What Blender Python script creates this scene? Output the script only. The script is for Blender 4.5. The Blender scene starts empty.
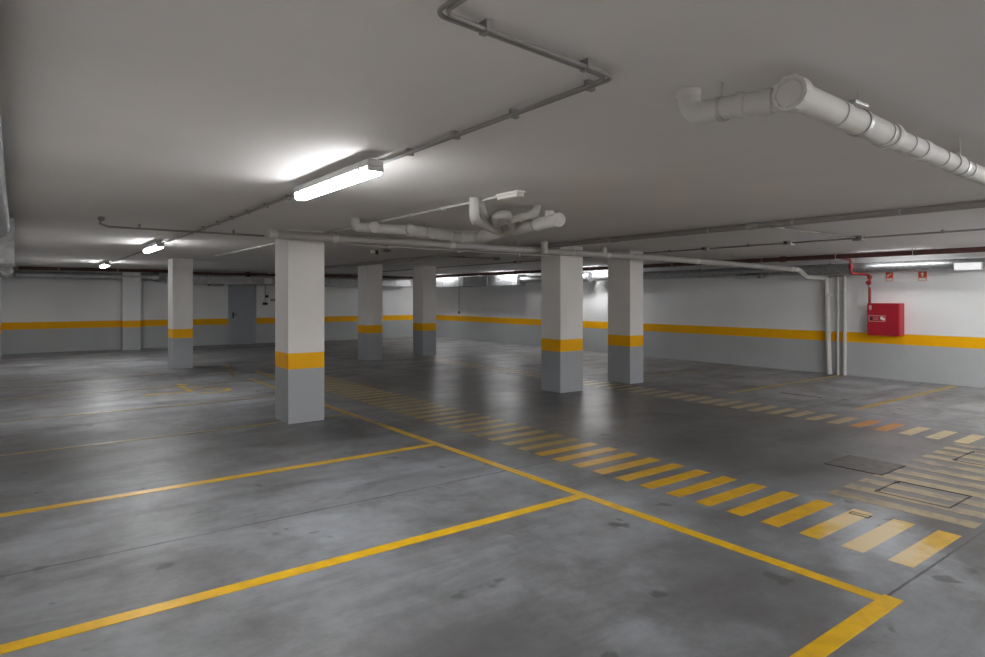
import bpy, bmesh, math, random
from mathutils import Vector, Matrix
random.seed(4)
PI = math.pi
SC = bpy.context.scene
COL = SC.collection
CEIL = 2.55           # ceiling height; floor at 0, camera foot at the origin
XL, XR, YF, YB = -0.33, 14.1, -7.0, 23.2

# ------------------------------------------------------------------ materials
def nt(name):
    m = bpy.data.materials.new(name); m.use_nodes = True
    n = m.node_tree; n.nodes.clear()
    out = n.nodes.new('ShaderNodeOutputMaterial'); b = n.nodes.new('ShaderNodeBsdfPrincipled')
    n.links.new(b.outputs[0], out.inputs[0])
    return m, n, b
def N(n, t, **kw):
    x = n.nodes.new(t)
    for k, v in kw.items():
        if k in x.inputs.keys(): x.inputs[k].default_value = v
        else: setattr(x, k, v)
    return x
def noise(n, vec, scale, detail=4.0, rough=0.55, dist=0.0):
    x = N(n, 'ShaderNodeTexNoise'); x.inputs['Scale'].default_value = scale
    x.inputs['Detail'].default_value = detail; x.inputs['Roughness'].default_value = rough
    x.inputs['Distortion'].default_value = dist
    if vec: n.links.new(vec, x.inputs['Vector'])
    return x.outputs['Fac']
def ramp(n, fac, stops):
    r = n.nodes.new('ShaderNodeValToRGB'); e = r.color_ramp.elements
    while len(e) < len(stops): e.new(0.5)
    for i, (p, c) in enumerate(stops):
        e[i].position = p; e[i].color = (*c, 1) if isinstance(c, tuple) else (c, c, c, 1)
    n.links.new(fac, r.inputs[0]); return r.outputs[0]
def mix(n, fac, a, b, mode='MIX'):
    x = n.nodes.new('ShaderNodeMix'); x.data_type = 'RGBA'; x.blend_type = mode
    for s, v in ((0, fac), (6, a), (7, b)):
        if isinstance(v, (int, float)): x.inputs[s].default_value = v
        elif isinstance(v, tuple): x.inputs[s].default_value = (*v, 1)
        else: n.links.new(v, x.inputs[s])
    return x.outputs[2]
def math_(n, op, a, b=None, c=None):
    x = n.nodes.new('ShaderNodeMath'); x.operation = op
    for s, v in ((0, a), (1, b), (2, c)):
        if v is None: continue
        if isinstance(v, (int, float)): x.inputs[s].default_value = v
        else: n.links.new(v, x.inputs[s])
    return x.outputs[0]
def bump(n, b, h, strength, dist=0.01):
    x = n.nodes.new('ShaderNodeBump'); x.inputs['Strength'].default_value = strength
    x.inputs['Distance'].default_value = dist
    n.links.new(h, x.inputs['Height']); n.links.new(x.outputs[0], b.inputs['Normal'])
def world_pos(n):
    return n.nodes.new('ShaderNodeNewGeometry').outputs['Position']

def paint(name, col, var=0.08, rough=0.6, scale=3.0, metal=0.0, spec=0.5, bmp=0.05):
    m, n, b = nt(name); p = world_pos(n)
    f = noise(n, p, scale, 5)
    lo = tuple(c*(1-var) for c in col); hi = tuple(min(1, c*(1+var)) for c in col)
    n.links.new(ramp(n, f, [(0.3, lo), (0.7, hi)]), b.inputs['Base Color'])
    b.inputs['Roughness'].default_value = rough; b.inputs['Metallic'].default_value = metal
    b.inputs['Specular IOR Level'].default_value = spec
    if bmp: bump(n, b, noise(n, p, 60, 3), bmp, 0.004)
    return m

M = {}
M['ceiling'] = paint('ceiling_plaster', (.70, .685, .675), .05, .8, .7, bmp=.08)
M['wall'] = paint('wall_white', (.82, .825, .83), .04, .62, .9)
M['grey'] = paint('dado_grey', (.46, .48, .49), .05, .55, 1.2)
M['yellow'] = paint('band_yellow', (.95, .47, .0), .04, .6, 2.0, spec=.25)
M['pwall'] = paint('pillar_white', (.78, .765, .75), .04, .6, 1.4)
M['pgrey'] = paint('pillar_grey', (.355, .375, .40), .05, .45, 1.4)
M['pvc'] = paint('pvc_white', (.57, .56, .54), .06, .72, 5, bmp=0)
M['pvc_dark'] = paint('pvc_joint', (.50, .49, .475), .06, .45, 8, bmp=0)
M['pipe_pale'] = paint('pipe_pale', (.40, .385, .37), .06, .45, 6, bmp=0)
M['rubber'] = paint('rubber_black', (.03, .03, .03), .1, .6, 8, bmp=0)
M['conduit'] = paint('conduit_grey', (.24, .23, .22), .08, .5, 8, bmp=0)
M['white_conduit'] = paint('conduit_white', (.68, .67, .65), .05, .45, 8, bmp=0)
M['tpipe'] = paint('pipe_taupe', (.30, .28, .27), .08, .5, 4, bmp=0)
M['galv'] = paint('galvanised_steel', (.40, .41, .42), .22, .46, 14, metal=.85, bmp=0)
M['galv_dull'] = paint('dull_steel', (.46, .46, .47), .15, .45, 9, metal=.5, bmp=0)
M['maroon'] = paint('fire_main_maroon', (.075, .026, .022), .15, .42, 5, bmp=0)
M['red'] = paint('fire_red', (.40, .010, .026), .06, .38, 4, bmp=0)
M['red_side'] = paint('pipe_red', (.24, .014, .012), .06, .42, 4, bmp=0)
M['sign_red'] = paint('sign_red', (.62, .07, .02), .04, .5, 9, bmp=0)
M['sign_white'] = paint('sign_white', (.80, .78, .74), .03, .5, 9, bmp=0)
M['sign_peach'] = paint('sign_peach', (.70, .42, .30), .04, .5, 9, bmp=0)
M['label_pink'] = paint('label_pink', (.66, .36, .36), .05, .5, 20, bmp=0)
M['black'] = paint('black_plastic', (.02, .02, .02), .1, .45, 9, bmp=0)
M['door'] = paint('door_grey', (.33, .35, .39), .05, .45, 1.5, bmp=0)
M['door_frame'] = paint('door_frame_grey', (.38, .40, .43), .05, .45, 1.5, bmp=0)
M['housing'] = paint('lamp_housing_grey', (.50, .50, .50), .04, .45, 5, bmp=0)
M['plate'] = paint('steel_cover', (.13, .118, .113), .3, .5, 12, metal=.25, bmp=.1)
M['frame_dark'] = paint('cover_frame_dark', (.03, .027, .025), .2, .6, 12, bmp=0)

def emis(name, col, s):
    m, n, b = nt(name)
    b.inputs['Base Color'].default_value = (.8, .8, .8, 1)
    b.inputs['Emission Color'].default_value = (*col, 1); b.inputs['Emission Strength'].default_value = s
    return m
M['tube'] = emis('lit_tube', (1.0, 1.0, 1.0), 120.0)
M['tube_front'] = emis('lit_tube_fill', (1.0, 1.0, 1.0), 215.0)  # stronger emission for the added, unseen fill tubes
M['tube_front_side'] = emis('lit_fill_side', (1.0, 1.0, 1.0), 300.0)
M['tube_wall'] = emis('lit_tube_softer', (1.0, 1.0, 1.0), 14.0)
M['tube_side'] = emis('lit_diffuser_side', (1.0, 1.0, 1.0), 34.0)
M['tube_far'] = emis('lit_tube_far', (1.0, 1.0, 1.0), 60.0)
M['tube_far_side'] = emis('lit_far_side', (1.0, 1.0, 1.0), 30.0)
M['tube_wall_side'] = emis('lit_softer_side', (1.0, 1.0, 1.0), 10.0)
M['emergency'] = emis('lit_emergency', (.95, .98, 1.0), .42)

def concrete():
    m, n, b = nt('polished_concrete'); p = world_pos(n)
    big = noise(n, p, .5, 6, .6, .2)
    mid = noise(n, p, 1.5, 8, .6, .25)
    fine = noise(n, p, 9, 7, .65, .3)
    c = ramp(n, big, [(.26, (0.112, 0.108, 0.106)), (.5, (0.221, 0.224, 0.230)), (.74, (0.310, 0.320, 0.337))])
    c2 = ramp(n, mid, [(.24, (0.092, 0.089, 0.086)), (.47, (0.218, 0.221, 0.226)), (.76, (0.317, 0.327, 0.343))])
    c = mix(n, .55, c, c2)
    c = mix(n, 1.0, c, ramp(n, noise(n, p, .9, 9, .7, .15), [(.32, (.40, .37, .35)), (.5, (.98, .975, .97)), (.66, (1.32, 1.34, 1.37))]), 'MULTIPLY')
    c = mix(n, .25, c, ramp(n, fine, [(.3, (0.119, 0.116, 0.114)), (.7, (0.290, 0.294, 0.300))]))
    sep = n.nodes.new('ShaderNodeSeparateXYZ'); n.links.new(p, sep.inputs[0])
    x, y = sep.outputs[0], sep.outputs[1]
    # trafficked aisle between the painted walkways: rubber-darkened slab
    wob = math_(n, 'MULTIPLY', math_(n, 'SUBTRACT', noise(n, p, .8, 3, .45), .5), 2.2)
    xa = math_(n, 'ADD', x, wob)
    a1 = n.nodes.new('ShaderNodeMapRange'); a1.inputs[1].default_value = 3.6; a1.inputs[2].default_value = 6.0
    n.links.new(xa, a1.inputs[0])
    a2 = n.nodes.new('ShaderNodeMapRange'); a2.inputs[1].default_value = 9.7; a2.inputs[2].default_value = 8.4
    n.links.new(xa, a2.inputs[0])
    lane = math_(n, 'MULTIPLY', a1.outputs[0], a2.outputs[0])
    # cleaner, paler slab in the bays along the hose-cabinet wall; far floor paler too
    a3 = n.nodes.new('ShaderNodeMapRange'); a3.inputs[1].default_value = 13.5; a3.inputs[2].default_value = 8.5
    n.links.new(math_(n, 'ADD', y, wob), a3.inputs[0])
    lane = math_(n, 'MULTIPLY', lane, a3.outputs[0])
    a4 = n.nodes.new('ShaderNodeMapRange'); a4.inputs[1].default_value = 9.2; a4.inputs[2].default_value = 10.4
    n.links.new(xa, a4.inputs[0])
    paler = math_(n, 'MAXIMUM', a4.outputs[0], math_(n, 'MULTIPLY', math_(n, 'SUBTRACT', 1.0, a3.outputs[0]), .8))
    c = mix(n, math_(n, 'MULTIPLY', paler, .6), c, mix(n, 1.0, c, (1.75, 1.70, 1.62), 'MULTIPLY'))
    c = mix(n, math_(n, 'MULTIPLY', lane, .66), c, (.075, .069, .064))
    # dragged dark smears left by tyres and mopping
    mp = n.nodes.new('ShaderNodeMapping'); mp.inputs['Scale'].default_value = (.42, 1.5, 1); mp.inputs['Rotation'].default_value = (0, 0, .35)
    n.links.new(p, mp.inputs[0])
    sm = ramp(n, noise(n, mp.outputs[0], 1.1, 9, .68, .5), [(.47, 0.0), (.70, 1.0)])
    c = mix(n, math_(n, 'MULTIPLY', sm, .72), c, (.068, .063, .059))
    # pale smear and lamp glare, painted into the slab colour at the walkway corner
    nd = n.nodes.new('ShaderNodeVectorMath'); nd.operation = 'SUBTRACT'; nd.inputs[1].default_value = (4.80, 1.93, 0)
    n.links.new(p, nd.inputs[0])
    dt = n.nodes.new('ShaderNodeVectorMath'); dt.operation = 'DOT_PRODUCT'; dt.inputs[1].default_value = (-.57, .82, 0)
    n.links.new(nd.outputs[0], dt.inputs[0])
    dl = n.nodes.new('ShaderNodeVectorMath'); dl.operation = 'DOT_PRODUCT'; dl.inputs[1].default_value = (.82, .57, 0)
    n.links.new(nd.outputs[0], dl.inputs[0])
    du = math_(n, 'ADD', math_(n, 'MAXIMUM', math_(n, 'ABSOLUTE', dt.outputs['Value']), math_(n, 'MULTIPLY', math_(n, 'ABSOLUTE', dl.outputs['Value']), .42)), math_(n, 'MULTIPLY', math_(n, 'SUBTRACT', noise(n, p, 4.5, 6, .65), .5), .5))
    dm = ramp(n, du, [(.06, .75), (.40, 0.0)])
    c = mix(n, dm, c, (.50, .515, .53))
    # broad old oil and water stains
    stain = None
    wv = math_(n, 'MULTIPLY', math_(n, 'SUBTRACT', noise(n, p, 1.6, 8, .66), .5), 2.6)
    for sx_, sy_, sr_ in ((.3, 8.3, 1.5), (2.9, 7.4, 1.0), (.6, 13.0, 1.6), (6.2, 11.0, 1.3), (1.5, 2.3, .9), (3.3, 2.0, .8)):
        dv = n.nodes.new('ShaderNodeVectorMath'); dv.operation = 'DISTANCE'; dv.inputs[1].default_value = (sx_, sy_, 0)
        n.links.new(p, dv.inputs[0])
        mr = n.nodes.new('ShaderNodeMapRange'); mr.interpolation_type = 'SMOOTHSTEP'; mr.inputs[1].default_value = sr_*1.25; mr.inputs[2].default_value = sr_*.35
        n.links.new(math_(n, 'ADD', dv.outputs['Value'], wv), mr.inputs[0])
        stain = mr.outputs[0] if stain is None else math_(n, 'MAXIMUM', stain, mr.outputs[0])
    c = mix(n, math_(n, 'MULTIPLY', stain, .55), c, (.085, .078, .074))
    # scuffs: short dark scratches
    ms = n.nodes.new('ShaderNodeMapping'); ms.inputs['Scale'].default_value = (1.0, 5.0, 1); ms.inputs['Rotation'].default_value = (0, 0, -.25)
    n.links.new(p, ms.inputs[0])
    sc = ramp(n, noise(n, ms.outputs[0], 3.0, 8, .72, .9), [(.62, 0.0), (.72, 1.0)])
    c = mix(n, math_(n, 'MULTIPLY', sc, .45), c, (.06, .057, .055))
    # small dark oil spots
    sp = ramp(n, noise(n, p, 3.3, 3, .5, .2), [(.665, 0.0), (.71, 1.0)])
    c = mix(n, math_(n, 'MULTIPLY', sp, .65), c, (.045, .043, .04))
    c = mix(n, 1.0, c, (.925, .955, 1.0), 'MULTIPLY')
    # sawn joints
    jw = math_(n, 'MULTIPLY', math_(n, 'SUBTRACT', fine, .5), .02)
    j = None
    for ax, pos, w in ((y, 4.73, .010), (y, 1.475, .008), (x, 9.72, .012), (y, 9.45, .005)):
        d = math_(n, 'ABSOLUTE', math_(n, 'SUBTRACT', math_(n, 'ADD', ax, jw), pos))
        k = math_(n, 'LESS_THAN', d, w)
        j = k if j is None else math_(n, 'MAXIMUM', j, k)
    jm = math_(n, 'MULTIPLY', j, ramp(n, mid, [(.35, .35), (.6, .9)]))
    c = mix(n, jm, c, (.04, .038, .036))
    n.links.new(c, b.inputs['Base Color'])
    rg = ramp(n, noise(n, p, 1.3, 7, .62, .2), [(.3, .40), (.52, .46), (.74, .58)])
    n.links.new(math_(n, 'MULTIPLY', rg, math_(n, 'MULTIPLY_ADD', lane, -.27, 1.0)), b.inputs['Roughness'])
    b.inputs['Specular IOR Level'].default_value = .5
    h = noise(n, p, 2.4, 3, .5)
    bump(n, b, h, .10, .02)
    return m
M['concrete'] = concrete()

def road_paint(name, col, wear, rough=.34, smear_glare=False):
    m, n, b = nt(name); p = world_pos(n)
    f = noise(n, p, 5.5, 8, .7, .4)
    g = noise(n, p, 1.1, 3, .5)
    mask = ramp(n, math_(n, 'ADD', math_(n, 'MULTIPLY', f, .65), math_(n, 'MULTIPLY', g, .35)), [(wear-.06, 0.0), (wear+.07, 1.0)])
    under = ramp(n, noise(n, p, 3, 6, .6), [(.3, (.075, .07, .067)), (.7, (.18, .18, .183))])
    hi = tuple(min(1, v*1.12) for v in col); lo = tuple(v*.82 for v in col)
    c = mix(n, mask, under, ramp(n, noise(n, p, 8, 5), [(.3, lo), (.7, hi)]))
    if smear_glare:   # worn paint, plus floor glare coloured in as a pale film
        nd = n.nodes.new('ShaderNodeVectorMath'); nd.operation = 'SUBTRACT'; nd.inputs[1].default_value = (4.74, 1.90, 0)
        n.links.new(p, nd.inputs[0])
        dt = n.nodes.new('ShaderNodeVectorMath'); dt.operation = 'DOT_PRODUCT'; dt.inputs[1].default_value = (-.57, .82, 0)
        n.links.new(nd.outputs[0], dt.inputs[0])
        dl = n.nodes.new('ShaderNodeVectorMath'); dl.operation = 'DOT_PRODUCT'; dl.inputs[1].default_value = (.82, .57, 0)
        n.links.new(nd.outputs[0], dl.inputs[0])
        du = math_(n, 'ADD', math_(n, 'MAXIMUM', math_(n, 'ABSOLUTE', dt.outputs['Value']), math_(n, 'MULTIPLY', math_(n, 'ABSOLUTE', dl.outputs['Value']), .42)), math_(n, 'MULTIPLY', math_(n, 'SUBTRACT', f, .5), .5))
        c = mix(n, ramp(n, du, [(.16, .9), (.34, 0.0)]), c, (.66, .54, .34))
    n.links.new(c, b.inputs['Base Color'])
    b.inputs['Roughness'].default_value = rough
    bump(n, b, noise(n, p, 2.4, 3, .5), .10, .02)
    return m
M['line_fresh'] = road_paint('line_yellow', (.66, .385, .006), .26)
M['line_worn'] = road_paint('line_yellow_worn', (.46, .30, .03), .42)
M['line_faint'] = road_paint('line_yellow_faint', (.30, .22, .06), .47)
M['stripe_fresh'] = road_paint('stripe_yellow', (.56, .31, .006), .30)
M['stripe_worn'] = road_paint('stripe_ochre', (.36, .24, .045), .42)
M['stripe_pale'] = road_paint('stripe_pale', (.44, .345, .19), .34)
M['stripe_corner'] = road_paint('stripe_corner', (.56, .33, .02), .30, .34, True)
M['stripe_tan'] = road_paint('stripe_tan', (.39, .295, .15), .38)
M['stripe_rubbed'] = road_paint('stripe_rubbed', (.33, .255, .14), .455)
M['stripe_orange'] = road_paint('stripe_orange', (.46, .19, .03), .38)

# ------------------------------------------------------------------ mesh helpers
def bm_new(): return bmesh.new()
def box(bm, x0, x1, y0, y1, z0, z1):
    v = [bm.verts.new((x, y, z)) for x in (x0, x1) for y in (y0, y1) for z in (z0, z1)]
    for f in ((0,1,3,2), (4,6,7,5), (0,4,5,1), (2,3,7,6), (0,2,6,4), (1,5,7,3)):
        bm.faces.new([v[i] for i in f])
    return bm
def bbox(bm, x0, x1, y0, y1, z0, z1, r=.006, seg=2):
    t = bmesh.new(); box(t, x0, x1, y0, y1, z0, z1)
    bmesh.ops.recalc_face_normals(t, faces=t.faces)
    bmesh.ops.bevel(t, geom=list(t.edges), offset=r, segments=seg, affect='EDGES', profile=.6)
    me = bpy.data.meshes.new('tmp'); t.to_mesh(me); t.free(); bm.from_mesh(me); bpy.data.meshes.remove(me)
    return bm
def fillet(pts, rad, seg=7):
    pts = [Vector(p) for p in pts]
    if rad <= 0 or len(pts) < 3: return pts
    out = [pts[0]]
    for i in range(1, len(pts)-1):
        a, p, c = pts[i-1], pts[i], pts[i+1]
        u = (a-p).normalized(); w = (c-p).normalized()
        ang = u.angle(w)
        if ang > PI-.02: out.append(p); continue
        t = min(rad/math.tan(ang/2), (a-p).length*.49, (c-p).length*.49)
        r = t*math.tan(ang/2)
        cen = p + (u+w).normalized()*(r/math.sin(ang/2))
        s = p+u*t - cen; e = p+w*t - cen
        th = s.angle(e); ax = s.cross(e).normalized()
        for k in range(seg+1): out.append(cen + Matrix.Rotation(th*k/seg, 3, ax) @ s)
    out.append(pts[-1]); return out
def tube(bm, pts, r, n=16, fil=0.0, caps=True):
    pts = fillet(pts, fil)
    d = []
    for i in range(len(pts)):
        a = pts[max(0, i-1)]; c = pts[min(len(pts)-1, i+1)]
        d.append((c-a).normalized())
    up = Vector((0,0,1)) if abs(d[0].z) < .9 else Vector((1,0,0))
    s = d[0].cross(up).normalized(); rings = []
    for i, p in enumerate(pts):
        if i:
            q = d[i-1].rotation_difference(d[i]); s = q @ s
        s = (s - d[i]*s.dot(d[i])).normalized(); t = d[i].cross(s)
        rr = r[i] if isinstance(r, (list, tuple)) else r
        rings.append([bm.verts.new(p + (s*math.cos(2*PI*k/n) + t*math.sin(2*PI*k/n))*rr) for k in range(n)])
    for a, c in zip(rings, rings[1:]):
        for k in range(n): bm.faces.new((a[k], a[(k+1)%n], c[(k+1)%n], c[k]))
    if caps: bm.faces.new(rings[0][::-1]); bm.faces.new(rings[-1])
    return bm
def lathe(bm, base, axis, prof, n=28):
    """prof: list of (distance along axis, radius)"""
    axis = Vector(axis).normalized(); base = Vector(base)
    pts = [base + axis*a for a, _ in prof]
    up = Vector((0,0,1)) if abs(axis.z) < .9 else Vector((1,0,0))
    s = axis.cross(up).normalized(); t = axis.cross(s); rings = []
    for p, (_, r) in zip(pts, prof):
        rings.append([bm.verts.new(p + (s*math.cos(2*PI*k/n) + t*math.sin(2*PI*k/n))*max(r, 1e-4)) for k in range(n)])
    for a, c in zip(rings, rings[1:]):
        for k in range(n): bm.faces.new((a[k], a[(k+1)%n], c[(k+1)%n], c[k]))
    bm.faces.new(rings[0][::-1]); bm.faces.new(rings[-1])
    return bm
def along(p, q, t): return Vector(p).lerp(Vector(q), t)
def collar(bm, c, axis, r, w, lip=.006, n=24):
    a = Vector(axis).normalized()
    lathe(bm, Vector(c)-a*w/2, a, [(0, r), (0, r+lip), (w*.3, r+lip*1.15), (w*.7, r+lip*1.15), (w, r+lip), (w, r)], n)

WLOC = {}
def link(name, bm, mat, parent=None, smooth=None):
    bmesh.ops.recalc_face_normals(bm, faces=bm.faces)
    off = WLOC.get(parent.name, Vector((0,0,0))) if parent else Vector((0,0,0))
    if off.length: bmesh.ops.translate(bm, verts=bm.verts, vec=-off)
    me = bpy.data.meshes.new(name); bm.to_mesh(me); bm.free()
    me.materials.append(M[mat] if isinstance(mat, str) else mat)
    o = bpy.data.objects.new(name, me); COL.objects.link(o)
    if parent: o.parent = parent; WLOC[o.name] = off
    if smooth:
        for p in me.polygons: p.use_smooth = True
        try: me.set_sharp_from_angle(angle=math.radians(smooth))
        except Exception: pass
    return o
def link_each(name, bm, mat, parent, smooth=None):
    """one object for every separate piece of the mesh"""
    bm.verts.index_update(); bm.verts.ensure_lookup_table(); seen = set(); out = []
    for v0 in bm.verts:
        if v0.index in seen: continue
        isl = []; st = [v0]; seen.add(v0.index)
        while st:
            v = st.pop(); isl.append(v)
            for e in v.link_edges:
                w_ = e.other_vert(v)
                if w_.index not in seen: seen.add(w_.index); st.append(w_)
        nb = bmesh.new(); mp = {v: nb.verts.new(v.co) for v in isl}
        for f in {f for v in isl for f in v.link_faces}: nb.faces.new([mp[v] for v in f.verts])
        out.append(link(name, nb, mat, parent, smooth))
    bm.free(); return out
def tag(o, label=None, cat=None, group=None, kind=None):
    if label: o['label'] = label
    if cat: o['category'] = cat
    if group: o['group'] = group
    if kind: o['kind'] = kind
    return o
def thing(name, loc, label, cat, group=None, kind=None):
    o = bpy.data.objects.new(name, None); COL.objects.link(o)
    o.location = loc; o.empty_display_size = .1; WLOC[o.name] = Vector(loc)
    return tag(o, label, cat, group, kind)
def dup(root, loc, label=None):
    r = root.copy(); COL.objects.link(r); r.location = loc; WLOC[r.name] = Vector(loc)
    if label: r['label'] = label
    for ch in list(root.children):
        c = ch.copy(); COL.objects.link(c); c.parent = r
        for g in ch.children:
            d = g.copy(); COL.objects.link(d); d.parent = c
    return r
B = bm_new

# ------------------------------------------------------------------ the room
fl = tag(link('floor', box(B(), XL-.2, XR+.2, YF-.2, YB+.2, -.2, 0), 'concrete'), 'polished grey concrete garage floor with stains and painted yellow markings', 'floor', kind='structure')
tag(link('ceiling', box(B(), XL-.2, XR+.2, YF-.2, YB+.2, CEIL, CEIL+.1), 'ceiling'), 'flat off-white painted concrete ceiling over the garage', 'ceiling', kind='structure')
Z1, Z2 = .71, .92
def wall(name, box_args, inner, label):
    """box_args: x0,x1,y0,y1 of the wall body; inner: axis, plane and direction of the painted skin"""
    o = tag(link(name, box(B(), *box_args, 0, CEIL), 'wall'), label, 'wall', kind='structure')
    ax, pl, s, a, b = inner
    for nm, z0, z1, mt in (('grey_dado', 0, Z1, 'grey'), ('yellow_stripe', Z1, Z2, 'yellow')):
        q = B()
        lo, hi = sorted((pl, pl + s*.003))
        if ax == 'x': box(q, lo, hi, a, b, z0, z1)
        else: box(q, a, b, lo, hi, z0, z1)
        link(nm, q, mt, o)
    return o
wall('wall_left', (XL-.2, XL, YF, YB), ('x', XL, 1, YF, YB), 'left garage wall seen edge-on beside the steel duct')
wr = wall('wall_right', (XR, XR+.2, YF, YB), ('x', XR, -1, YF, YB), 'long right white wall with grey dado behind the red hose cabinet')
wf = wall('wall_front', (XL, XR, YF-.2, YF), ('y', YF, 1, XL, XR), 'white garage wall behind the camera')
# back wall: paint skin is interrupted at the door
wb = tag(link('wall_back', box(B(), XL, XR, YB, YB+.2, 0, CEIL), 'wall'), 'far white wall with grey dado around the grey door', 'wall', kind='structure')
DX0, DX1, DH = 5.98, 6.82, 2.05
for nm, z0, z1, mt in (('grey_dado', 0, Z1, 'grey'), ('yellow_stripe', Z1, Z2, 'yellow')):
    q = B(); box(q, XL, DX0-.06, YB-.003, YB, z0, z1); box(q, DX1+.06, XR, YB-.003, YB, z0, z1); link(nm, q, mt, wb)
def pilaster(w, x0, x1, y0, y1):
    p = link('pilaster', box(B(), x0, x1, y0, y1, Z2, CEIL), 'wall', w)
    link('yellow_stripe', box(B(), x0, x1, y0, y1, Z1, Z2), 'yellow', p)
    link('grey_dado', box(B(), x0, x1, y0, y1, 0, Z1), 'grey', p)
pilaster(wb, 2.66, 3.16, 22.72, YB)
pilaster(wr, 13.62, XR, 14.3, 14.95)

# door in the far wall
dr = tag(link('door_1', bbox(B(), DX0+.02, DX1-.02, YB-.035, YB+.01, .01, DH-.02, .004), 'door'), 'plain grey metal door in the far wall between two pillars', 'door', kind='structure')
q = B(); box(q, DX0-.05, DX0+.02, YB-.05, YB, 0, DH+.05); box(q, DX1-.02, DX1+.05, YB-.05, YB, 0, DH+.05); box(q, DX0-.05, DX1+.05, YB-.05, YB, DH-.02, DH+.05)
link('door_frame', q, 'door_frame', dr)
q = B(); bbox(q, DX0+.07, DX0+.12, YB-.05, YB-.034, .93, 1.13, .004)
tube(q, [(DX0+.095, YB-.045, 1.06), (DX0+.095, YB-.09, 1.06), (DX0+.22, YB-.09, 1.06)], .012, 10, .02)
link('door_handle', q, 'black', dr, 40)

# ------------------------------------------------------------------ floor paint (parts of the floor)
PT = .002
def mark(name, mt, x0, x1, y0, y1, z=PT):
    return link(name, box(B(), x0, x1, y0, y1, -.001, z), mt, fl)
mark('aisle_line', 'line_fresh', 3.735, 3.825, 1.395, 7.2)
mark('aisle_line', 'line_worn', 3.735, 3.825, 7.2, 13.2)
mark('bay_line', 'line_fresh', XL, 3.85, 1.395, 1.495, .0024)
mark('bay_line', 'line_fresh', XL, 3.78, 3.70, 3.80, .0024)
mark('bay_line', 'line_fresh', XL, 3.78, 6.01, 6.11, .0024)
mark('bay_line', 'line_faint', XL, 3.78, 8.31, 8.40, .0024)
mark('bay_line', 'line_faint', XL, 3.78, 10.58, 10.67, .0024)
mark('bay_line', 'line_faint', XL, 3.78, 12.85, 12.94, .0024)
mark('bay_line', 'line_faint', XL, 3.0, 15.1, 15.2)
for y, m_, x0 in ((4.22, 'line_worn', 9.95), (6.26, 'line_worn', 9.85), (8.5, 'line_faint', 9.85), (10.8, 'line_faint', 9.85), (13.1, 'line_faint', 9.85)):
    mark('bay_line', m_, x0, 13.98, y-.05, y+.05)
# walkway stripes beside the left bays
for i in range(42):
    y = 1.605 + .2835*i
    m_ = 'stripe_fresh' if i < 13 else 'stripe_worn'
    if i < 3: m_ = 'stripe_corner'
    mark('walkway_stripe', m_, 4.37, 5.22, y-.07, y+.07)
# far walkway
for i in range(44):
    y = 2.53 + .2835*i
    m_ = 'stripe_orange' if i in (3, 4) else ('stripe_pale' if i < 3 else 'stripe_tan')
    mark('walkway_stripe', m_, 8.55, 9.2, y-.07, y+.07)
# crossing bars joining the two walkways
for i in range(11):
    x = 5.54 + .29*i
    mark('crossing_bar', 'stripe_rubbed', x-.08, x+.08, 1.53, 2.56)
# wheelchair symbol on a left bay
q = B()
def ring(bm, cx, cy, r0, r1, a0, a1, n=24, sx=1, sy=1):
    vs = []
    for k in range(n+1):
        a = math.radians(a0 + (a1-a0)*k/n)
        vs.append([bm.verts.new((cx+sx*r*math.cos(a), cy+sy*r*math.sin(a), z)) for r in (r0, r1) for z in (-.001, PT)])
    for a, c in zip(vs, vs[1:]):
        bm.faces.new((a[1], a[3], c[3], c[1])); bm.faces.new((a[0], c[0], c[2], a[2]))
        bm.faces.new((a[0], a[1], c[1], c[0])); bm.faces.new((a[2], c[2], c[3], a[3]))
    bm.faces.new((vs[0][0], vs[0][2], vs[0][3], vs[0][1])); bm.faces.new((vs[-1][0], vs[-1][1], vs[-1][3], vs[-1][2]))
ring(q, 2.78, 11.95, .23, .32, -150, 110)
box(q, 2.40, 2.50, 11.98, 12.9, -.001, PT); box(q, 2.40, 2.72, 12.35, 12.45, -.001, PT)
box(q, 1.70, 2.42, 11.98, 12.09, -.001, PT); ring(q, 2.5, 13.1, .001, .11, 0, 360)
link('wheelchair_symbol', q, 'line_worn', fl)
q = B()
vs = [q.verts.new((x, y, z)) for x, y in ((4.22, 13.1), (4.34, 13.1), (4.34, 14.6), (4.22, 14.6)) for z in (-.001, PT)]
for f in ((1,3,5,7), (0,6,4,2), (0,2,3,1), (2,4,5,3), (4,6,7,5), (6,0,1,7)): q.faces.new([vs[i] for i in f])
link('aisle_line', q, 'line_worn', fl)
link('hatch_line', tube(B(), [(3.62, 13.7, 0), (4.15, 16.5, 0)], .05, 4), 'line_faint', fl).scale = (1, 1, .04)

# ------------------------------------------------------------------ pillars
def pillar(x0, x1, y0, y1, label):
    t = thing('concrete_pillar', ((x0+x1)/2, (y0+y1)/2, 0), label, 'pillar', 'square pillars with a yellow band', 'thing')
    link('shaft', box(B(), x0, x1, y0, y1, Z2, CEIL), 'pwall', t)
    link('safety_band', box(B(), x0, x1, y0, y1, Z1, Z2), 'yellow', t)
    link('grey_base', box(B(), x0, x1, y0, y1, 0, Z1), 'pgrey', t)
pillar(2.83, 3.32, 8.17, 8.69, 'large white pillar standing at the corner of a yellow parking bay')
pillar(2.88, 3.31, 16.05, 16.6, 'small pillar standing under the two distant lit tubes, in front of the duct')
pillar(7.34, 7.79, 15.2, 15.75, 'small distant pillar, the one of a close pair that is next to the large pillar')
pillar(9.18, 9.62, 15.45, 16.0, 'smallest pillar, standing before the corner where the two long walls meet')
pillar(7.50, 8.04, 8.0, 8.5, 'pillar whose dark reflection falls on the glossy aisle, drain riser at its top')
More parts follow.
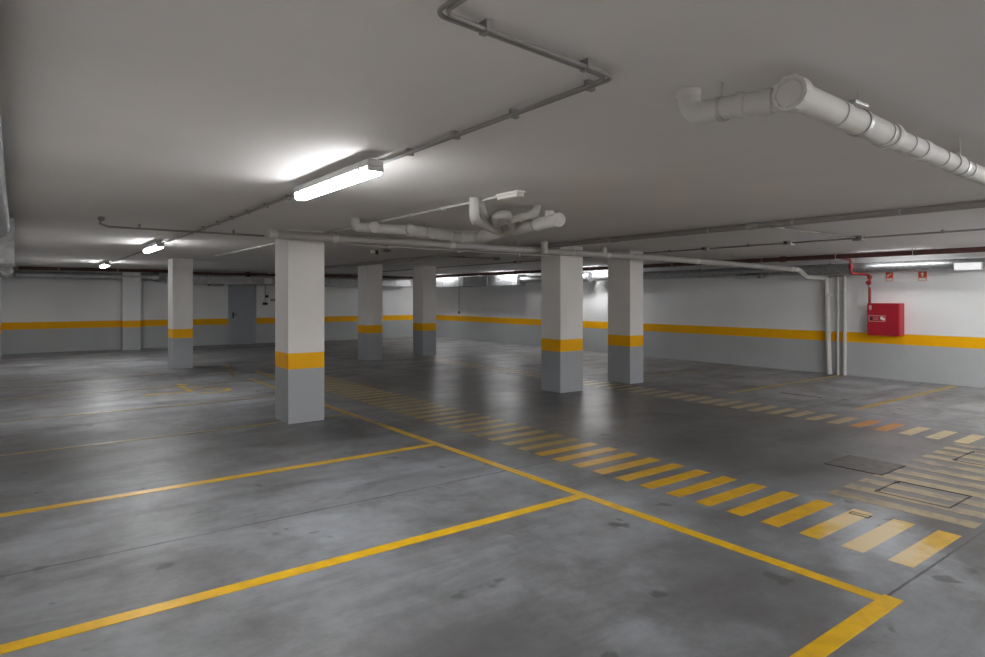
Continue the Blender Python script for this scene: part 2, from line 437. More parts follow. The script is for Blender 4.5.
pillar(9.36, 9.74, 8.05, 8.62, 'pillar standing on the edge of the pale striped walkway towards the hose cabinet')

CT = CEIL-.002
# ------------------------------------------------------------------ lamps
def tube_light(loc, label, foot=True, low_mat='tube'):
    x, y, z = loc    # z = top of the housing
    t = thing('tube_light', loc, label, 'light', 'surface fluorescent tube lights')
    L = 1.30
    q = B(); bbox(q, x-.055, x+.055, y-L/2, y+L/2, z-.045, z, .01); link('housing', q, 'housing', t)
    q = B()
    pr = [(-.046, 0), (-.047, -.02), (-.042, -.042), (-.03, -.05), (.03, -.05), (.042, -.042), (.047, -.02), (.046, 0)]
    rings = [[q.verts.new((x+a, yy, z-.045+b)) for a, b in pr] for yy in (y-L/2+.012, y+L/2-.012)]
    low = []
    for k in range(len(pr)):
        f = q.faces.new((rings[0][k], rings[0][(k+1)%8], rings[1][(k+1)%8], rings[1][k]))
        if k in (2, 3, 4): low.append(f)
    q.faces.new(rings[0]); q.faces.new(rings[1][::-1])
    for f in q.faces: f.material_index = 1
    for f in low: f.material_index = 0
    df = link('diffuser', q, low_mat, t); df.data.materials.append(M[low_mat + '_side'])
    for e, s in ((y-L/2, 1), (y+L/2, -1)):
        q = B(); lo, hi = sorted((e, e+s*.012)); bbox(q, x-.053, x+.053, lo, hi, z-.075, z-.044, .003); link('end_cap', q, 'housing', t)
    q = B()
    for yy in (y-L/2+.12, y+L/2-.12): box(q, x-.057, x-.054, yy-.012, yy+.012, z-.075, z-.02); box(q, x+.054, x+.057, yy-.012, yy+.012, z-.075, z-.02)
    link_each('clip', q, 'galv_dull', t)
    q = B()
    for yy in (y-.45, y+.45): box(q, x+.034, x+.05, yy-.02, yy+.02, z-.001, CT)
    if foot: link_each('mounting_foot', q, 'housing', t)
    return t
lz = 2.505
lamp = tube_light((1.775, 4.2, lz), 'large brightly lit tube light above the parking bays')
for y, lb in ((11.5, 'second lit tube light along the conduit, between the large one and the smallest'), (18.5, 'smallest lit tube light at the end of the conduit, near the far wall'), (-2.9, 'tube light over the parking bays, behind the camera')):
    dup(lamp, (1.775, y, lz), lb)
lamp2 = tube_light((13.47, 5.0, CT), 'tube light hidden behind the dark fire pipe, above the red hose cabinet', False, 'tube_wall')
lamp4 = tube_light((13.47, 13.2, CT), 'tube light hidden behind the dark fire pipe, beyond the pillars on the walkway', False, 'tube_far')
for y, lb in ((17.2, 'tube light hidden behind the dark fire pipe, above the hanging cable'), (21.3, 'tube light behind the dark fire pipe in the far corner')):
    dup(lamp4, (13.47, y, CT), lb)
fill_lamp = tube_light((7.6, -.3, CT), 'added fill tube light over the aisle, out of the frame', False, 'tube_front')  # unseen tubes from here on are added to brighten the room
for x, y, lb in ((7.6, -5.0, 'added fill tube light over the aisle, behind the camera'), (11.2, .5, 'added fill tube light over the far walkway, out of the frame'), (12.6, -3.0, 'added fill tube light over the far bays, out of the frame'), (10.4, -5.5, 'added fill tube light over the bays, behind the camera'), (4.6, -4.2, 'added fill tube light over the walkway, behind the camera')):
    dup(fill_lamp, (x, y, CT), lb)

# ------------------------------------------------------------------ conduits
def clips(t, pts, hw, name='clip', mt='conduit', h=.03):
    for (x, y, z, ax) in pts:
        q = B()
        if ax == 'y': box(q, x-hw, x+hw, y-.012, y+.012, z-h, CT)
        else: box(q, x-.012, x+.012, y-hw, y+hw, z-h, CT)
        link(name, q, mt, t)
cz = CT-.03
t = thing('cable_conduit', (1.93, 5, cz), 'long twin grey conduit running to the lit tubes with a zigzag near the camera', 'conduit')
q = B()
for o in (-.010, .010):
    tube(q, [(1.03-o, -2.0, cz), (1.03-o, 1.64+o, cz), (1.88-o, 1.71+o, cz), (1.91-o, 22.3, cz)], .008, 10, .05)
link_each('tube_run', q, 'conduit', t, 50)
clips(t, [(1.90, y, cz, 'y') for y in (1.85, 2.35, 2.85, 3.35, 5.5, 6.1, 6.7, 7.3, 7.9, 8.6, 9.3)] + [(1.22, 1.655, cz, 'x'), (1.72, 1.695, cz, 'x')], .022, h=.010)

t = thing('cable_conduit', (1.6, 8.75, cz), 'thin dark conduit crossing under the lamp conduit beside the large pillar', 'conduit')
q = B(); tube(q, [(0.76, 8.25, CT-.03), (.76, 8.42, CT-.058), (.88, 8.74, CT-.058), (2.7, 8.76, CT-.058)], .013, 10, .05); link('tube_run', q, 'conduit', t, 50)
q = B(); bbox(q, .73, .79, 8.22, 8.28, CT-.04, CT, .006); link('junction_box', q, 'conduit', t)
clips(t, [(x, 8.75, CT-.058, 'x') for x in (1.2, 2.3)], .008, h=.006)

t = thing('cable_conduit', (3.3, 8, cz), 'thin white conduit on the ceiling ending in a small white luminaire above the drain elbows', 'conduit')
q = B(); tube(q, [(3.38, 4.4, CT-.014), (3.38, 14.2, CT-.014)], .012, 10); link('tube_run', q, 'white_conduit', t, 50)
clips(t, [(3.38, y, CT-.012, 'y') for y in (4.75, 5.3, 5.9, 9.6, 10.4, 11.2, 12.0, 12.8, 13.6)], .025, mt='white_conduit', h=.018)
t = thing('small_luminaire', (3.38, 4.22, CT-.06), 'small white unlit luminaire on the ceiling at the end of the white conduit', 'light')
q = B(); bbox(q, 3.335, 3.425, 4.08, 4.38, CT-.02, CT, .005); link('housing', q, 'sign_white', t)
q = B(); bbox(q, 3.34, 3.42, 4.09, 4.37, CT-.05, CT-.02, .01); link('diffuser', q, 'sign_white', t)

t = thing('sprinkler_pipe', (7.1, 8, 2.45), 'taupe pipe along the ceiling above the aisle, passing before the pillar tops', 'pipe')
zt = CT-.038
q = B(); tube(q, [(7.1, -3, zt), (7.1, 22.5, zt)], .035, 16); link('pipe_run', q, 'tpipe', t, 50)
for y in (1.2, 4.2, 6.4): q = B(); collar(q, (7.1, y, zt), (0, 1, 0), .035, .14, .006); link('coupling', q, 'galv_dull' if y == 4.2 else 'tpipe', t, 40)
for y in (2.6, 3.7, 4.8, 6.5, 9.5, 12.5, 15.5):
    q = B()
    tube(q, [(7.06, y, zt), (7.06, y, CT)], .005, 6); tube(q, [(7.14, y, zt), (7.14, y, CT)], .005, 6)
    collar(q, (7.1, y, zt), (0, 1, 0), .035, .025, .003); link('hanger', q, 'galv_dull', t, 40)

t = thing('cable_conduit', (9.7, 8, cz), 'long dark conduit with square junction boxes, parallel to the taupe ceiling pipe', 'conduit')
XC = 9.83
q = B(); tube(q, [(XC, -2, cz), (XC, 20.5, cz)], .013, 10); tube(q, [(XC, 4.15, cz), (7.2, 4.15, cz)], .012, 10); link('tube_run', q, 'conduit', t, 50)
for y in (4.15, 5.2, 6.7, 12.0):
    q = B(); bbox(q, XC-.065, XC+.065, y-.065, y+.065, CT-.07, CT, .008)
    b_ = link('junction_box', q, 'conduit' if y == 4.15 else 'pvc_dark', t)
    q = B(); collar(q, (XC-.09, y, cz), (1, 0, 0), .013, .05, .006, 12); link('cable_gland', q, 'black', b_, 40)
clips(t, [(XC, y, cz, 'y') for y in (1.6, 2.3, 3.1, 5.9, 7.5, 8.4, 9.3, 10.2)], .025, h=.018)

for (x0, x1, y, lb) in ((7.35, 8.6, 11.25, 'short dark conduit crossing the ceiling in front of the far small pillars'), (7.35, 8.3, 9.95, 'short dark conduit crossing the ceiling just beyond the middle pillar')):
    t = thing('cable_conduit', (x0, y, cz), lb, 'conduit')
    q = B(); tube(q, [(x0-.12, y, CT-.004), (x0, y, cz), (x1, y, cz)], .016, 10, .05); link('tube_run', q, 'conduit', t, 50)
    q = B(); bbox(q, x1-.05, x1+.06, y-.05, y+.05, CT-.06, CT, .006); link('junction_box', q, 'conduit', t)
    clips(t, [(x0+.35, y, cz, 'x')], .03, h=.02)

t = thing('smoke_detector', (5.45, 11.0, CT-.05), 'small white ceiling detector with a dark sounder beside it', 'detector')
q = B(); lathe(q, (5.45, 11.0, CT), (0, 0, -1), [(0, .055), (.03, .055), (.05, .04), (.06, .015)], 20); link('housing', q, 'sign_white', t, 40)
q = B(); lathe(q, (5.47, 10.9, CT), (0, 0, -1), [(0, .03), (.07, .03), (.08, .02)], 16); link('sounder', q, 'black', t, 40)
q = B(); bbox(q, 5.43, 5.58, 10.55, 10.68, CT-.05, CT, .006); link('back_box', q, 'conduit', t)

# ------------------------------------------------------------------ drain pipes
def ring_on(t, a, b, f, r, w=.03, lip=.006, mt='pvc', name='collar'):
    q = B(); collar(q, along(a, b, f), Vector(b)-Vector(a), r, w, lip); return link(name, q, mt, t, 40)
def hanger(t, c, axis, r, name='hanger', mt='galv_dull'):
    q = B(); a = Vector(axis).normalized(); c = Vector(c)
    collar(q, c, a, r, .025, .004)
    tube(q, [c+Vector((0, 0, r)), Vector((c.x, c.y, CT))], .005, 6)
    return link(name, q, mt, t, 40)

# long sloping drain from above the largest pillar to the right wall
t = thing('drain_pipe', (8, 7.7, 2.3), 'long pale drain pipe sloping past the pillar tops and down the wall near the cabinet', 'pipe')
P = [(2.55, 7.93, 2.44), (7.3, 7.80, 2.412), (9.6, 7.55, 2.385), (13.35, 6.95, 2.26)]
q = B(); tube(q, P, .055, 18); link('pipe_run', q, 'pipe_pale', t, 50)
q = B(); tube(q, [P[3], (13.50, 6.92, 2.25), (13.60, 6.80, 2.09), (14.02, 6.58, 2.085), (14.02, 6.52, .0)], .052, 16, .06); link('downpipe', q, 'pvc', t, 50)
q = B(); lathe(q, (2.50, 7.93, 2.44), (1, 0, 0), [(0, .05), (.0, .06), (.10, .06), (.10, .05)]); link('end_cap', q, 'pvc', t, 40)
for a, b, f in ((0, 1, .17), (0, 1, .55), (1, 2, .45), (2, 3, .25), (2, 3, .98)): ring_on(t, P[a], P[b], f, .05, .08, .008)
for a, b, f in ((0, 1, .30), (0, 1, .8), (1, 2, .12), (2, 3, .5)): hanger(t, along(P[a], P[b], f), Vector(P[b])-Vector(P[a]), .052)
q = B(); lathe(q, (6.83, 7.66, 2.36), (0, 0, 1), [(0, .05), (.14, .05), (.142, .058), (CT-2.36, .058)]); link('riser', q, 'pvc', t, 40)
q = B(); lathe(q, (8.25, 7.70, 2.37), (0, 0, 1), [(0, .055), (.14, .055), (.145, .045), (CT-2.37, .045)]); link('riser', q, 'pvc', t, 40)
for z in (1.7, .9):
    q = B(); collar(q, (14.02, 6.52, z), (0, 0, 1), .052, .03, .005); box(q, 14.02, XR, 6.51, 6.53, z-.012, z+.012); link('wall_clip', q, 'pvc_dark', t, 40)
# slimmer companion drain lower on the same line, thin pipe under it
t = thing('water_pipe', (5, 8.02, 2.36), 'slim pale pipe running under the long drain pipe beside the largest pillar', 'pipe')
q = B(); tube(q, [(3.42, 8.05, CT), (3.42, 8.05, 2.38), (7.2, 7.93, 2.35), (7.2, 7.93, CT)], .018, 12, .05); link('pipe_run', q, 'pipe_pale', t, 50)
for f in (.2, .5, .8): hanger(t, along((3.42, 8.05, 2.37), (7.3, 7.91, 2.33), f), (1, 0, 0), .018)
for (y, r, lb, mt) in ((6.35, .024, 'thin grey wall pipe, middle of the three beside the hose cabinet', 'pvc_dark'), (6.21, .036, 'white wall pipe of the three, nearest to the hose cabinet', 'pvc')):
    t = thing('wall_pipe', (14.04, y, 0), lb, 'pipe')
    q = B(); tube(q, [(XR-.004, y+.22, 2.10), (14.04, y+.12, 2.10), (14.04, y, 2.10), (14.04, y, 0)], r, 14, .07); link('pipe_run', q, mt, t, 50)
    for z in (1.75, .95):
        q = B(); collar(q, (14.04, y, z), (0, 0, 1), r, .025, .004); box(q, 14.04, XR, y-.008, y+.008, z-.01, z+.01); link('wall_clip', q, 'pvc_dark', t, 40)

# drain manifold in the middle of the ceiling
t = thing('drain_manifold', (3.9, 5.5, 2.3), 'white drain manifold with elbows and caps hanging in mid ceiling', 'pipe')
A0 = Vector((3.20, 6.64, 2.45)); A1 = Vector((3.66, 6.50, 2.44)); A2 = Vector((4.42, 6.49, 2.395)); A3 = Vector((4.55, 6.33, 2.39)); A4 = Vector((3.96, 4.27, 2.36))
q = B(); tube(q, [(3.07, 6.66, CT), (3.07, 6.66, 2.45), A0, A1], .058, 20, .05); link('inlet_elbow', q, 'pvc', t, 50)
q = B(); tube(q, [A1, A2], .068, 22); link('main_pipe', q, 'pvc', t, 50)
q = B(); tube(q, [A2, A3, A4], [.074]*9+[.062], 22, .10); link('branch_pipe', q, 'pvc', t, 50)
for f, w, l in ((.02, .05, .012), (.42, .02, .010), (.78, .025, .012), (.97, .03, .012)): ring_on(t, A1, A2, f, .066, w, l)
d = (A4-A3).normalized()
for f, w, l in ((.10, .03, .008), (.55, .05, .004)): ring_on(t, A3, A4, f, .074-.012*f, w, l)
q = B(); lathe(q, A4-d*.01, d, [(0, .066), (.05, .066), (.055, .060), (.055, .046), (.045, .042), (.045, .01)]); link('end_cap', q, 'pvc', t, 40)
q = B(); lathe(q, A0+Vector((.06, 0, 0)), (-.1, -1, 0), [(.0, .06), (.085, .066), (.105, .066), (.11, .058)]); link('end_cap', q, 'pvc', t, 40)
q = B(); lathe(q, A1+Vector((.0, -.0, 0)), (-.1, -1, 0), [(.0, .05), (.085, .058), (.10, .058), (.105, .05)]); link('end_cap', q, 'pvc', t, 40)
def on(f): return A3.lerp(A4, f)
q = B(); tube(q, [(3.30, 4.65, CT), (3.30, 4.65, 2.39), (3.42, 4.80, 2.37), (4.18, 5.44, 2.365)], .046, 16, .06); link('elbow', q, 'pvc', t, 50)
q = B(); tube(q, [(3.45, 4.74, CT), (3.45, 4.74, 2.50), (3.63, 4.94, 2.46), (4.02, 5.29, 2.42)], .028, 16, .05); link('elbow', q, 'pvc', t, 50)
q = B(); tube(q, [(3.96, 5.22, 2.39), (3.71, 4.86, 2.45), (3.80, 4.80, 2.455), (4.05, 5.02, 2.37)], .042, 16, .05); link('elbow', q, 'pvc', t, 50)
q = B(); tube(q, [(3.90, 4.88, 2.42), (3.98, 4.68, 2.445), (4.04, 4.66, 2.48), (4.10, 4.70, CT)], .038, 16, .03); link('elbow', q, 'pvc', t, 50)
for c_ in ((3.95, 4.76, 2.43), (4.0, 4.67, 2.455)):
    q = B(); collar(q, c_, (.08, -.2, .025), .038, .03, .006); link('collar', q, 'pvc', t, 40)
q = B(); e = on(.93); tube(q, [e, (e.x, e.y, e.z+.10)], .045, 16); link('cleanout', q, 'pvc', t, 50)
hanger(t, along(A1, A2, .3), A2-A1, .069); hanger(t, along(A3, A4, .8), d, .066)

# big drain overhead on the right
t = thing('drain_pipe', (3, 1.15, 2.3), 'large white drain with a round inspection cap, overhead above the painted crossing', 'pipe')
C0 = Vector((2.375, 1.235, 2.425)); C1 = Vector((3.28, 1.245, 2.405)); C2 = Vector((6.4, 1.26, 2.335))
q = B(); tube(q, [C0, C1], .055, 28); link('main_pipe', q, 'pvc', t, 50)
q = B(); tube(q, [C1, C2, (9.5, 1.27, 2.265), (9.62, 1.27, 2.30), (9.62, 1.27, CT)], .047, 26, .08); link('narrow_pipe', q, 'pvc', t, 50)
d = (C1-C0).normalized()
q = B(); lathe(q, C0-d*.035, d, [(0, .03), (0, .046), (.004, .05), (.004, .054), (-.001, .057), (-.001, .066), (.03, .068), (.05, .068), (.055, .058)], 36); link('inspection_cap', q, 'pvc', t, 35)
q = B()
for k in range(10):
    a = 2*PI*k/10; c = C0 - d*.038 + Vector((0, math.cos(a), math.sin(a)))*.061
    box(q, c.x-.002, c.x+.03, c.y-.007, c.y+.007, c.z-.007, c.z+.007)
link_each('cap_lug', q, 'pvc', t)
ring_on(t, C0, C1, .40, .055, .05, .005); ring_on(t, C0, C1, .98, .05, .05, .012); ring_on(t, C0, C1, .90, .055, .012, .004, 'pvc_dark', 'seal_ring')
for f, m_ in ((.06, 'pvc_dark'), (.20, 'pvc_dark'), (.30, 'rubber'), (.335, 'pvc_dark')): ring_on(t, C1, C2, f, .047, .012 if m_ != 'pvc' else .05, .004, m_, 'seal_ring')
ring_on(t, C1, C2, .12, .047, .08, .005); ring_on(t, C1, C2, .27, .047, .10, .006)
T1 = C0 + Vector((.06, 0, 0)); T2 = Vector((2.36, 1.46, 2.435))
q = B(); tube(q, [T1, T2, (2.33, 1.66, 2.44), (2.33, 1.68, CT)], .046, 22, .055); link('branch_elbow', q, 'pvc', t, 50)
for a, b, f, w in ((T1, T2, .95, .03), (T1, T2, .55, .05)): ring_on(t, a, b, f, .046, w, .006)
q = B(); lathe(q, (2.33, 1.68, CT), (0, 0, -1), [(0, .054), (.03, .054), (.034, .048)]); link('ceiling_socket', q, 'pvc', t, 40)
hanger(t, (2.355, 1.53, 2.437), (0, 1, 0), .047)
hanger(t, along(C0, C1, .62), d, .056)
hanger(t, along(C1, C2, .30), d, .048)
q = B(); e = along(C1, C2, .42); tube(q, [e, e+Vector((.02, .10, .05)), e+Vector((.05, .16, .09)), (e.x+.05, e.y+.16, CT)], .042, 18, .06); link('side_elbow', q, 'galv_dull', t, 50)
q = B(); e = along(C0, C1, .45); bbox(q, e.x-.05, e.x+.07, e.y-.075, e.y-.03, e.z+.03, e.z+.045, .004); link('bracket', q, 'galv_dull', t)

# ------------------------------------------------------------------ fire main, riser and cabinet
t = thing('fire_pipe', (13.0, 8, 2.47), 'dark maroon fire main running under the ceiling above the hose cabinet', 'pipe')
XFP, ZFP = 13.0, 2.462
q = B(); tube(q, [(XFP, -5, ZFP), (XFP, 22.55, ZFP), (4.0, 22.55, ZFP-.01)], .046, 16, .12); link('pipe_run', q, 'maroon', t, 50)
for y in (7.0, 11.5, 16.0): q = B(); collar(q, (XFP, y, ZFP), (0, 1, 0), .046, .12, .014); link('coupling', q, 'maroon', t, 40)
for y in (2.5, 4.55, 5.9, 7.45, 9.8, 12.6, 15.2, 18.0):
    q = B()
    for o in (-.06, .06): tube(q, [(XFP+o, y, ZFP-.06), (XFP+o, y, CT)], .006, 6)
    box(q, XFP-.08, XFP+.08, y-.015, y+.015, ZFP-.058, ZFP-.044); link('hanger', q, 'galv_dull', t)
for x in (6.4, 9.0): 
    q = B(); collar(q, (x, 22.55, ZFP-.01), (1, 0, 0), .046, .14, .03); link('coupling', q, 'maroon', t, 40)

t = thing('hydrant_riser', (13.9, 5.6, 1.6), 'thin red pipe with a valve dropping to the red hose cabinet', 'pipe')
q = B(); tube(q, [(XFP+.05, 5.86, ZFP-.02), (13.52, 5.86, ZFP-.04), (13.52, 5.86, 2.14), (13.9, 5.66, 2.11), (13.9, 5.66, 1.537)], .026, 12, .05); link('pipe_run', q, 'red_side', t, 50)
q = B(); collar(q, (13.52, 5.86, 2.27), (0, 0, 1), .026, .10, .018); link('coupling', q, 'red_side', t, 40)
q = B(); collar(q, (13.9, 5.66, 2.06), (0, 0, 1), .026, .07, .016); link('coupling', q, 'red_side', t, 40)
q = B(); lathe(q, (13.9, 5.66, 1.95), (-1, 0, 0), [(0, .03), (.05, .03), (.06, .045), (.075, .045)]); link('valve', q, 'red_side', t, 40)
q = B(); collar(q, (13.9, 5.66, 1.88), (0, 0, 1), .026, .03, .012); link('clamp', q, 'galv', t, 40)

t = thing('hose_cabinet', (13.95, 5.4, .9), 'red fire hose cabinet mounted on the white wall above the yellow stripe', 'cabinet')
cx0, cx1, cy0, cy1, c0, c1 = 13.84, XR-.005, 5.10, 5.69, .885, 1.535
q = B(); bbox(q, cx0+.02, cx1, cy0, cy1, c0, c1, .006); link('body', q, 'red', t)
q = B(); bbox(q, cx0, cx0+.018, cy0+.012, cy1-.012, c0+.012, c1-.012, .006); dd = link('door', q, 'red', t)
q = B(); box(q, cx0-.003, cx0, 5.60, 5.65, 1.40, 1.49); link('sticker', q, 'label_pink', dd)
q = B(); box(q, cx0-.002, cx0, 5.345, 5.655, 1.165, 1.29); s_ = link('label_strip', q, 'label_pink', dd)
q = B(); box(q, cx0-.003, cx0-.001, 5.36, 5.64, 1.178, 1.277); link('strip_field', q, 'red', dd)
q = B(); box(q, cx0-.005, cx0-.002, 5.585, 5.63, 1.195, 1.262); link('lock', q, 'black', dd)
q = B()
for y in (5.545, 5.495):
    q = B()
    box(q, cx0-.004, cx0-.002, y-.018, y+.018, 1.25, 1.258); box(q, cx0-.004, cx0-.002, y-.018, y+.018, 1.198, 1.206); box(q, cx0-.004, cx0-.002, y-.018, y-.012, 1.198, 1.258); box(q, cx0-.004, cx0-.002, y+.012, y+.018, 1.198, 1.258)
    link('pictogram', q, 'label_pink', dd)
q = B(); lathe(q, (cx0-.002, 5.41, 1.238), (-1, 0, 0), [(0, .032), (.004, .032)], 16); box(q, cx0-.005, cx0-.0005, 5.355, 5.41, 1.195, 1.235); link('hand_pictogram', q, 'sign_white', dd)

def sign(y0, y1, z0, z1, label, arrow):
    t = thing('fire_sign', (14.09, (y0+y1)/2, z0), label, 'sign', 'red fire signs above the hose cabinet')
    q = B(); box(q, XR-.008, XR-.001, y0, y1, z0, z1); link('panel', q, 'sign_peach', t)
    zs = z0 + (z1-z0)*.36; yc = (y0+y1)/2; zc = (zs+z1)/2; s = (y1-y0)*.36
    q = B(); box(q, XR-.011, XR-.007, y0+.006, y1-.006, zs, z1-.006); link('red_field', q, 'sign_red', t)
    q = B(); box(q, XR-.011, XR-.007, y0+.02, y1-.02, z0+.012, zs-.014); link('text_field', q, 'sign_white', t)
    q = B()
    def poly(pts):
        f = [q.verts.new((XR-.014, yc - a*s, zc + b*s)) for a, b in pts]; g = [q.verts.new((XR-.010, yc - a*s, zc + b*s)) for a, b in pts]
        q.faces.new(f); q.faces.new(g[::-1])
        for k in range(len(f)): q.faces.new((f[k], g[k], g[(k+1)%len(f)], f[(k+1)%len(f)]))
    poly(arrow); link('arrow', q, 'sign_white', t)
sign(5.30, 5.44, 1.98, 2.165, 'red fire sign with a slanting white mark, above the hose cabinet', [(-.9, -.7), (-.1, -.75), (-.4, -.45), (.9, .5), (.6, .8), (-.65, -.15), (-.85, .1)])
sign(4.71, 4.86, 1.97, 2.16, 'red fire sign with an upright white mark, between the slanting one and the emergency light', [(0, .9), (.7, .1), (.28, .1), (.28, -.8), (-.28, -.8), (-.28, .1), (-.7, .1)])

t = thing('emergency_light', (13.6, 3.92, 2.13), 'white box emergency light in front of the silver duct', 'light')
q = B(); bbox(q, 13.585, 13.66, 3.70, 4.12, 2.135, 2.28, .008); link('housing', q, 'housing', t)
q = B(); bbox(q, 13.55, 13.588, 3.715, 4.105, 2.145, 2.27, .01); link('diffuser', q, 'emergency', t)

# ------------------------------------------------------------------ ducts
def ribbed(bm, p, q_, r, pitch=.04, amp=.006, n=20):
    p, q_ = Vector(p), Vector(q_); L = (q_-p).length; k = int(L/pitch); prof = []
    for i in range(k): prof += [(i*pitch, r), (i*pitch+pitch*.35, r+amp), (i*pitch+pitch*.7, r)]
    lathe(bm, p, q_-p, prof, n)
t = thing('ventilation_duct', (13.78, 10, 2.26), 'silver ventilation duct along the wall above the hose cabinet', 'duct')
XD, ZD = 13.80, 2.255
q = B(); ribbed(q, (XD, -4, ZD), (XD, 13.4, ZD), .105, .12, .003, 24); link('round_section', q, 'galv', t, 40)
q = B(); ribbed(q, (XD, 13.4, 2.26), (XD, 14.29, 2.26), .14, .05, .012, 24); link('flexible_section', q, 'galv', t, 40)
q = B(); tube(q, [(XD, 14.26, 2.26), (XD, 16.7, 2.26)], .115, 24); link('round_section', q, 'galv', t, 40)
q = B(); bbox(q, 13.60, 14.0, 16.65, 16.95, 2.06, 2.44, .01); link('flange', q, 'galv_dull', t)
du = B(); bbox(du, 13.62, 13.98, 16.95, 22.3, 2.07, 2.43, .008); link('box_section', du, 'galv', t)
for y in (18.4, 19.9, 21.4):
    q = B(); box(q, 13.60, 14.0, y-.02, y+.02, 2.055, 2.445); link('flange', q, 'galv', t)
for y in (3.2, 6.4, 9.6, 12.0):
    q = B(); collar(q, (XD, y, ZD), (0, 1, 0), .108, .05, .008); tube(q, [(XD, y, ZD+.1), (XD, y, CT)], .006, 6); link('hanger', q, 'galv', t, 40)
q = B(); bbox(q, XD-.16, XD+.02, 7.95, 8.5, 2.10, 2.165, .006); g_ = link('grille_box', q, 'galv', t)
q = B(); bbox(q, XD-.18, XD+.04, 7.86, 7.95, 2.09, 2.175, .006); link('grille_end', q, 'conduit', g_)

t = thing('ventilation_duct', (0, 22.8, 2.3), 'round grey steel duct along the far wall with a flared end', 'duct')
q = B(); tube(q, [(.145, 22.82, 2.31), (3.45, 22.82, 2.31)], .105, 24); link('round_section', q, 'galv_dull', t, 50)
q = B(); lathe(q, (3.42, 22.82, 2.31), (1, 0, 0), [(0, .105), (.22, .165), (.26, .165)]); link('flared_end', q, 'galv', t, 40)
for x in (.9, 1.9, 2.9): q = B(); collar(q, (x, 22.82, 2.31), (1, 0, 0), .105, .03, .005); tube(q, [(x, 22.82, 2.40), (x, 22.82, CT)], .006, 6); link('hanger', q, 'galv_dull', t, 40)
t = thing('water_pipe', (2, 22.7, 2.48), 'dark pipe above the steel duct on the far wall', 'pipe')
q = B(); tube(q, [(.05, 22.5, 2.49), (3.9, 22.5, 2.49)], .05, 16); link('pipe_run', q, 'maroon', t, 50)
for x in (1.0, 2.5): q = B(); collar(q, (x, 22.5, 2.49), (1, 0, 0), .05, .03, .006); tube(q, [(x, 22.5, 2.5), (x, 22.5, CT)], .006, 6); link('hanger', q, 'galv_dull', t, 40)

t = thing('ventilation_duct', (-.17, 8, 2.3), 'silver duct along the side wall, cut by the picture edge', 'duct')
q = B(); ribbed(q, (-.185, -4, 2.40), (-.185, 8.6, 2.40), .13, .06, .004, 24); link('round_section', q, 'galv', t, 40)
q = B(); bbox(q, -.325, -.02, 8.6, 9.4, 2.03, 2.50, .01); link('box_section', q, 'galv_dull', t)
for y in (8.6, 9.4): q = B(); box(q, -.328, -.012, y-.02, y+.02, 2.02, 2.51); link('flange', q, 'galv', t)
q = B(); tube(q, [(-.19, 9.4, 2.28), (-.19, 22.4, 2.31), (-.1, 22.82, 2.31), (.14, 22.82, 2.31)], .12, 20, .15); link('elbow_section', q, 'galv_dull', t, 50)
for y in (2, 5, 11, 15, 19): q = B(); collar(q, (-.19, y, 2.40 if y < 9 else 2.29), (0, 1, 0), .13, .04, .008); tube(q, [(-.19, y, 2.4), (-.19, y, CT)], .006, 6); link('hanger', q, 'galv', t, 40)

t = thing('ventilation_duct', (8, 22.9, 2.25), 'flat sheet-steel duct along the far wall above the grey door', 'duct')
q = B(); bbox(q, 3.9, 12.9, 22.68, 23.1, 2.10, 2.36, .008); link('box_section', q, 'galv_dull', t)
for x in (5.1, 6.6, 8.0, 9.4, 10.8, 12.2): q = B(); box(q, x-.02, x+.02, 22.66, 23.12, 2.09, 2.37); tube(q, [(x, 22.7, 2.36), (x, 22.7, CT)], .006, 6); link('flange', q, 'galv', t)
q = B(); box(q, 5.2, 5.65, 22.64, 23.0, 2.05, 2.11); link('grille', q, 'conduit', t)
q = B(); bbox(q, 7.0, 7.25, 22.62, 22.68, 2.14, 2.33, .006); link('access_panel', q, 'sign_white', t)

# ------------------------------------------------------------------ small wall fittings
t = thing('pull_cord', (13.55, 20.1, 1.06), 'grey hanging cable with a small switch before the wall between two pillars', 'cable')
q = B(); tube(q, [(13.55, 20.1, CT), (13.55, 20.1, 1.12)], .012, 8); link('cable', q, 'conduit', t, 50)
q = B(); bbox(q, 13.52, 13.58, 20.06, 20.14, 1.03, 1.13, .006); link('switch', q, 'conduit', t)
t = thing('pull_cord', (7.15, 23.1, 1.42), 'thin hanging cord with a dark switch beside the grey door', 'cable')
q = B(); tube(q, [(7.18, 23.15, 2.12), (7.18, 23.15, 1.46)], .012, 8); link('cable', q, 'conduit', t, 50)
q = B(); bbox(q, 7.10, 7.26, 23.11, YB, 1.38, 1.47, .006); bbox(q, 7.20, 7.28, 23.11, YB, 1.64, 1.74, .006); link_each('switch', q, 'black', t)
t = thing('wall_notice', (7.5, 23.19, 1.5), 'small dark notice on the far wall beside the hanging switch', 'sign')
q = B(); box(q, 7.38, 7.66, YB-.012, YB-.001, 1.52, 1.60); link('plate', q, 'conduit', t)

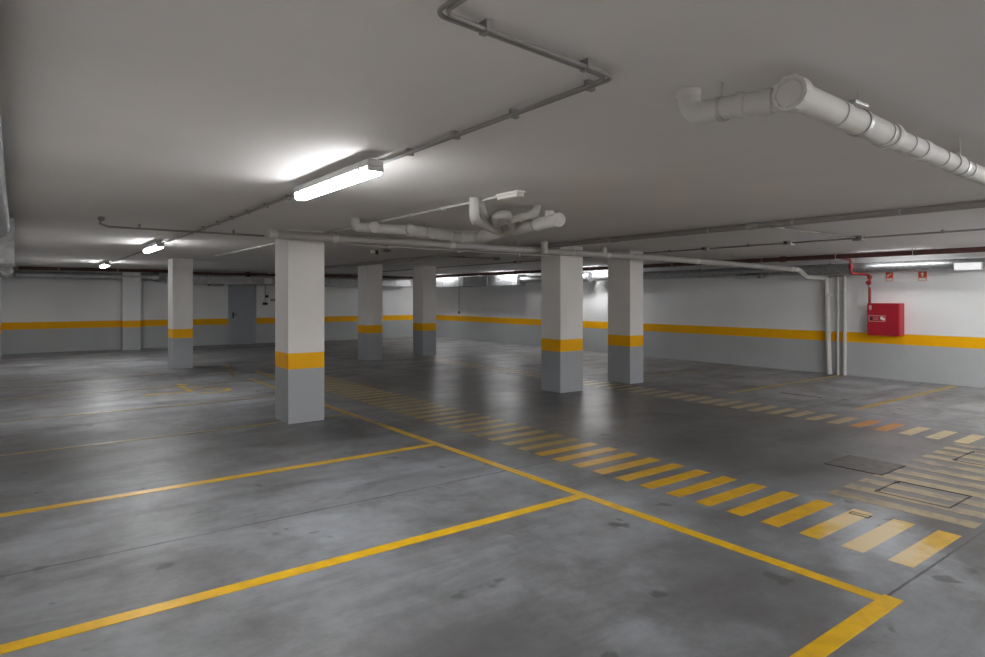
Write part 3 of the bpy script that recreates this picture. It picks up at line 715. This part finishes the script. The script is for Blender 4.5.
# ------------------------------------------------------------------ covers in the floor
t = thing('floor_cover', (6.68, 2.75, 0), 'plain dark steel cover set in the aisle floor beside the crossing', 'cover')
q = B(); box(q, 6.40, 6.96, 2.50, 3.03, -.02, .004); link('frame', q, 'frame_dark', t)
q = B(); box(q, 6.412, 6.948, 2.512, 3.018, -.01, .006); link('lid', q, 'plate', t)
def framed(x0, x1, y0, y1, label):
    t = thing('floor_cover', ((x0+x1)/2, (y0+y1)/2, 0), label, 'cover', None)
    q = B(); w = .012
    box(q, x0, x1, y0, y0+w, -.02, .004); box(q, x0, x1, y1-w, y1, -.02, .004); box(q, x0, x0+w, y0, y1, -.02, .004); box(q, x1-w, x1, y0, y1, -.02, .004)
    link('frame', q, 'frame_dark', t)
    for x in (x0+.05, x1-.05):
        q = B(); box(q, x-.012, x+.012, y1-.03, y1+.005, -.02, .005); link('lift_slot', q, 'frame_dark', t)
framed(5.83, 6.33, 1.79, 2.34, 'complete dark-framed cover painted over with crossing bars')
framed(7.58, 8.18, 1.74, 2.31, 'dark-framed cover painted over with crossing bars, cut by the picture edge')
t = thing('drain_slot', (5.12, 2.16, 0), 'tiny slotted drain on a pale walkway stripe', 'drain')
q = B(); box(q, 5.08, 5.15, 2.08, 2.22, -.01, .003); link('rim', q, 'frame_dark', t)
q = B(); box(q, 5.09, 5.14, 2.09, 2.21, -.005, .004); link('grate', q, 'stripe_pale', t)
t = thing('drain_slot', (10.6, 5.4, 0), 'narrow dark floor slot between two bay lines near the hose cabinet', 'drain')
q = B(); box(q, 10.57, 10.61, 5.05, 5.75, -.01, .003); link('grate', q, 'frame_dark', t)

# ------------------------------------------------------------------ camera, world, view
cam = bpy.data.cameras.new('camera'); co = bpy.data.objects.new('camera', cam); COL.objects.link(co)
co.location = (0, 0, 1.65); co.rotation_euler = (PI/2, 0, -math.atan((492.5-16)/632))
cam.sensor_width = 36; cam.sensor_fit = 'HORIZONTAL'; cam.lens = 632/985*36
cam.shift_y = -(328.5-297.5)/985; cam.clip_start = .02
SC.camera = co
w = bpy.data.worlds.new('world'); w.use_nodes = True
w.node_tree.nodes['Background'].inputs[0].default_value = (0, 0, 0, 1); w.node_tree.nodes['Background'].inputs[1].default_value = 0
SC.world = w
SC.view_settings.view_transform = 'Standard'; SC.view_settings.look = 'None'
SC.view_settings.exposure = .2; SC.view_settings.gamma = 1
SC.cycles.max_bounces = 10; SC.cycles.diffuse_bounces = 6
SC.cycles.caustics_reflective = False; SC.cycles.caustics_refractive = False
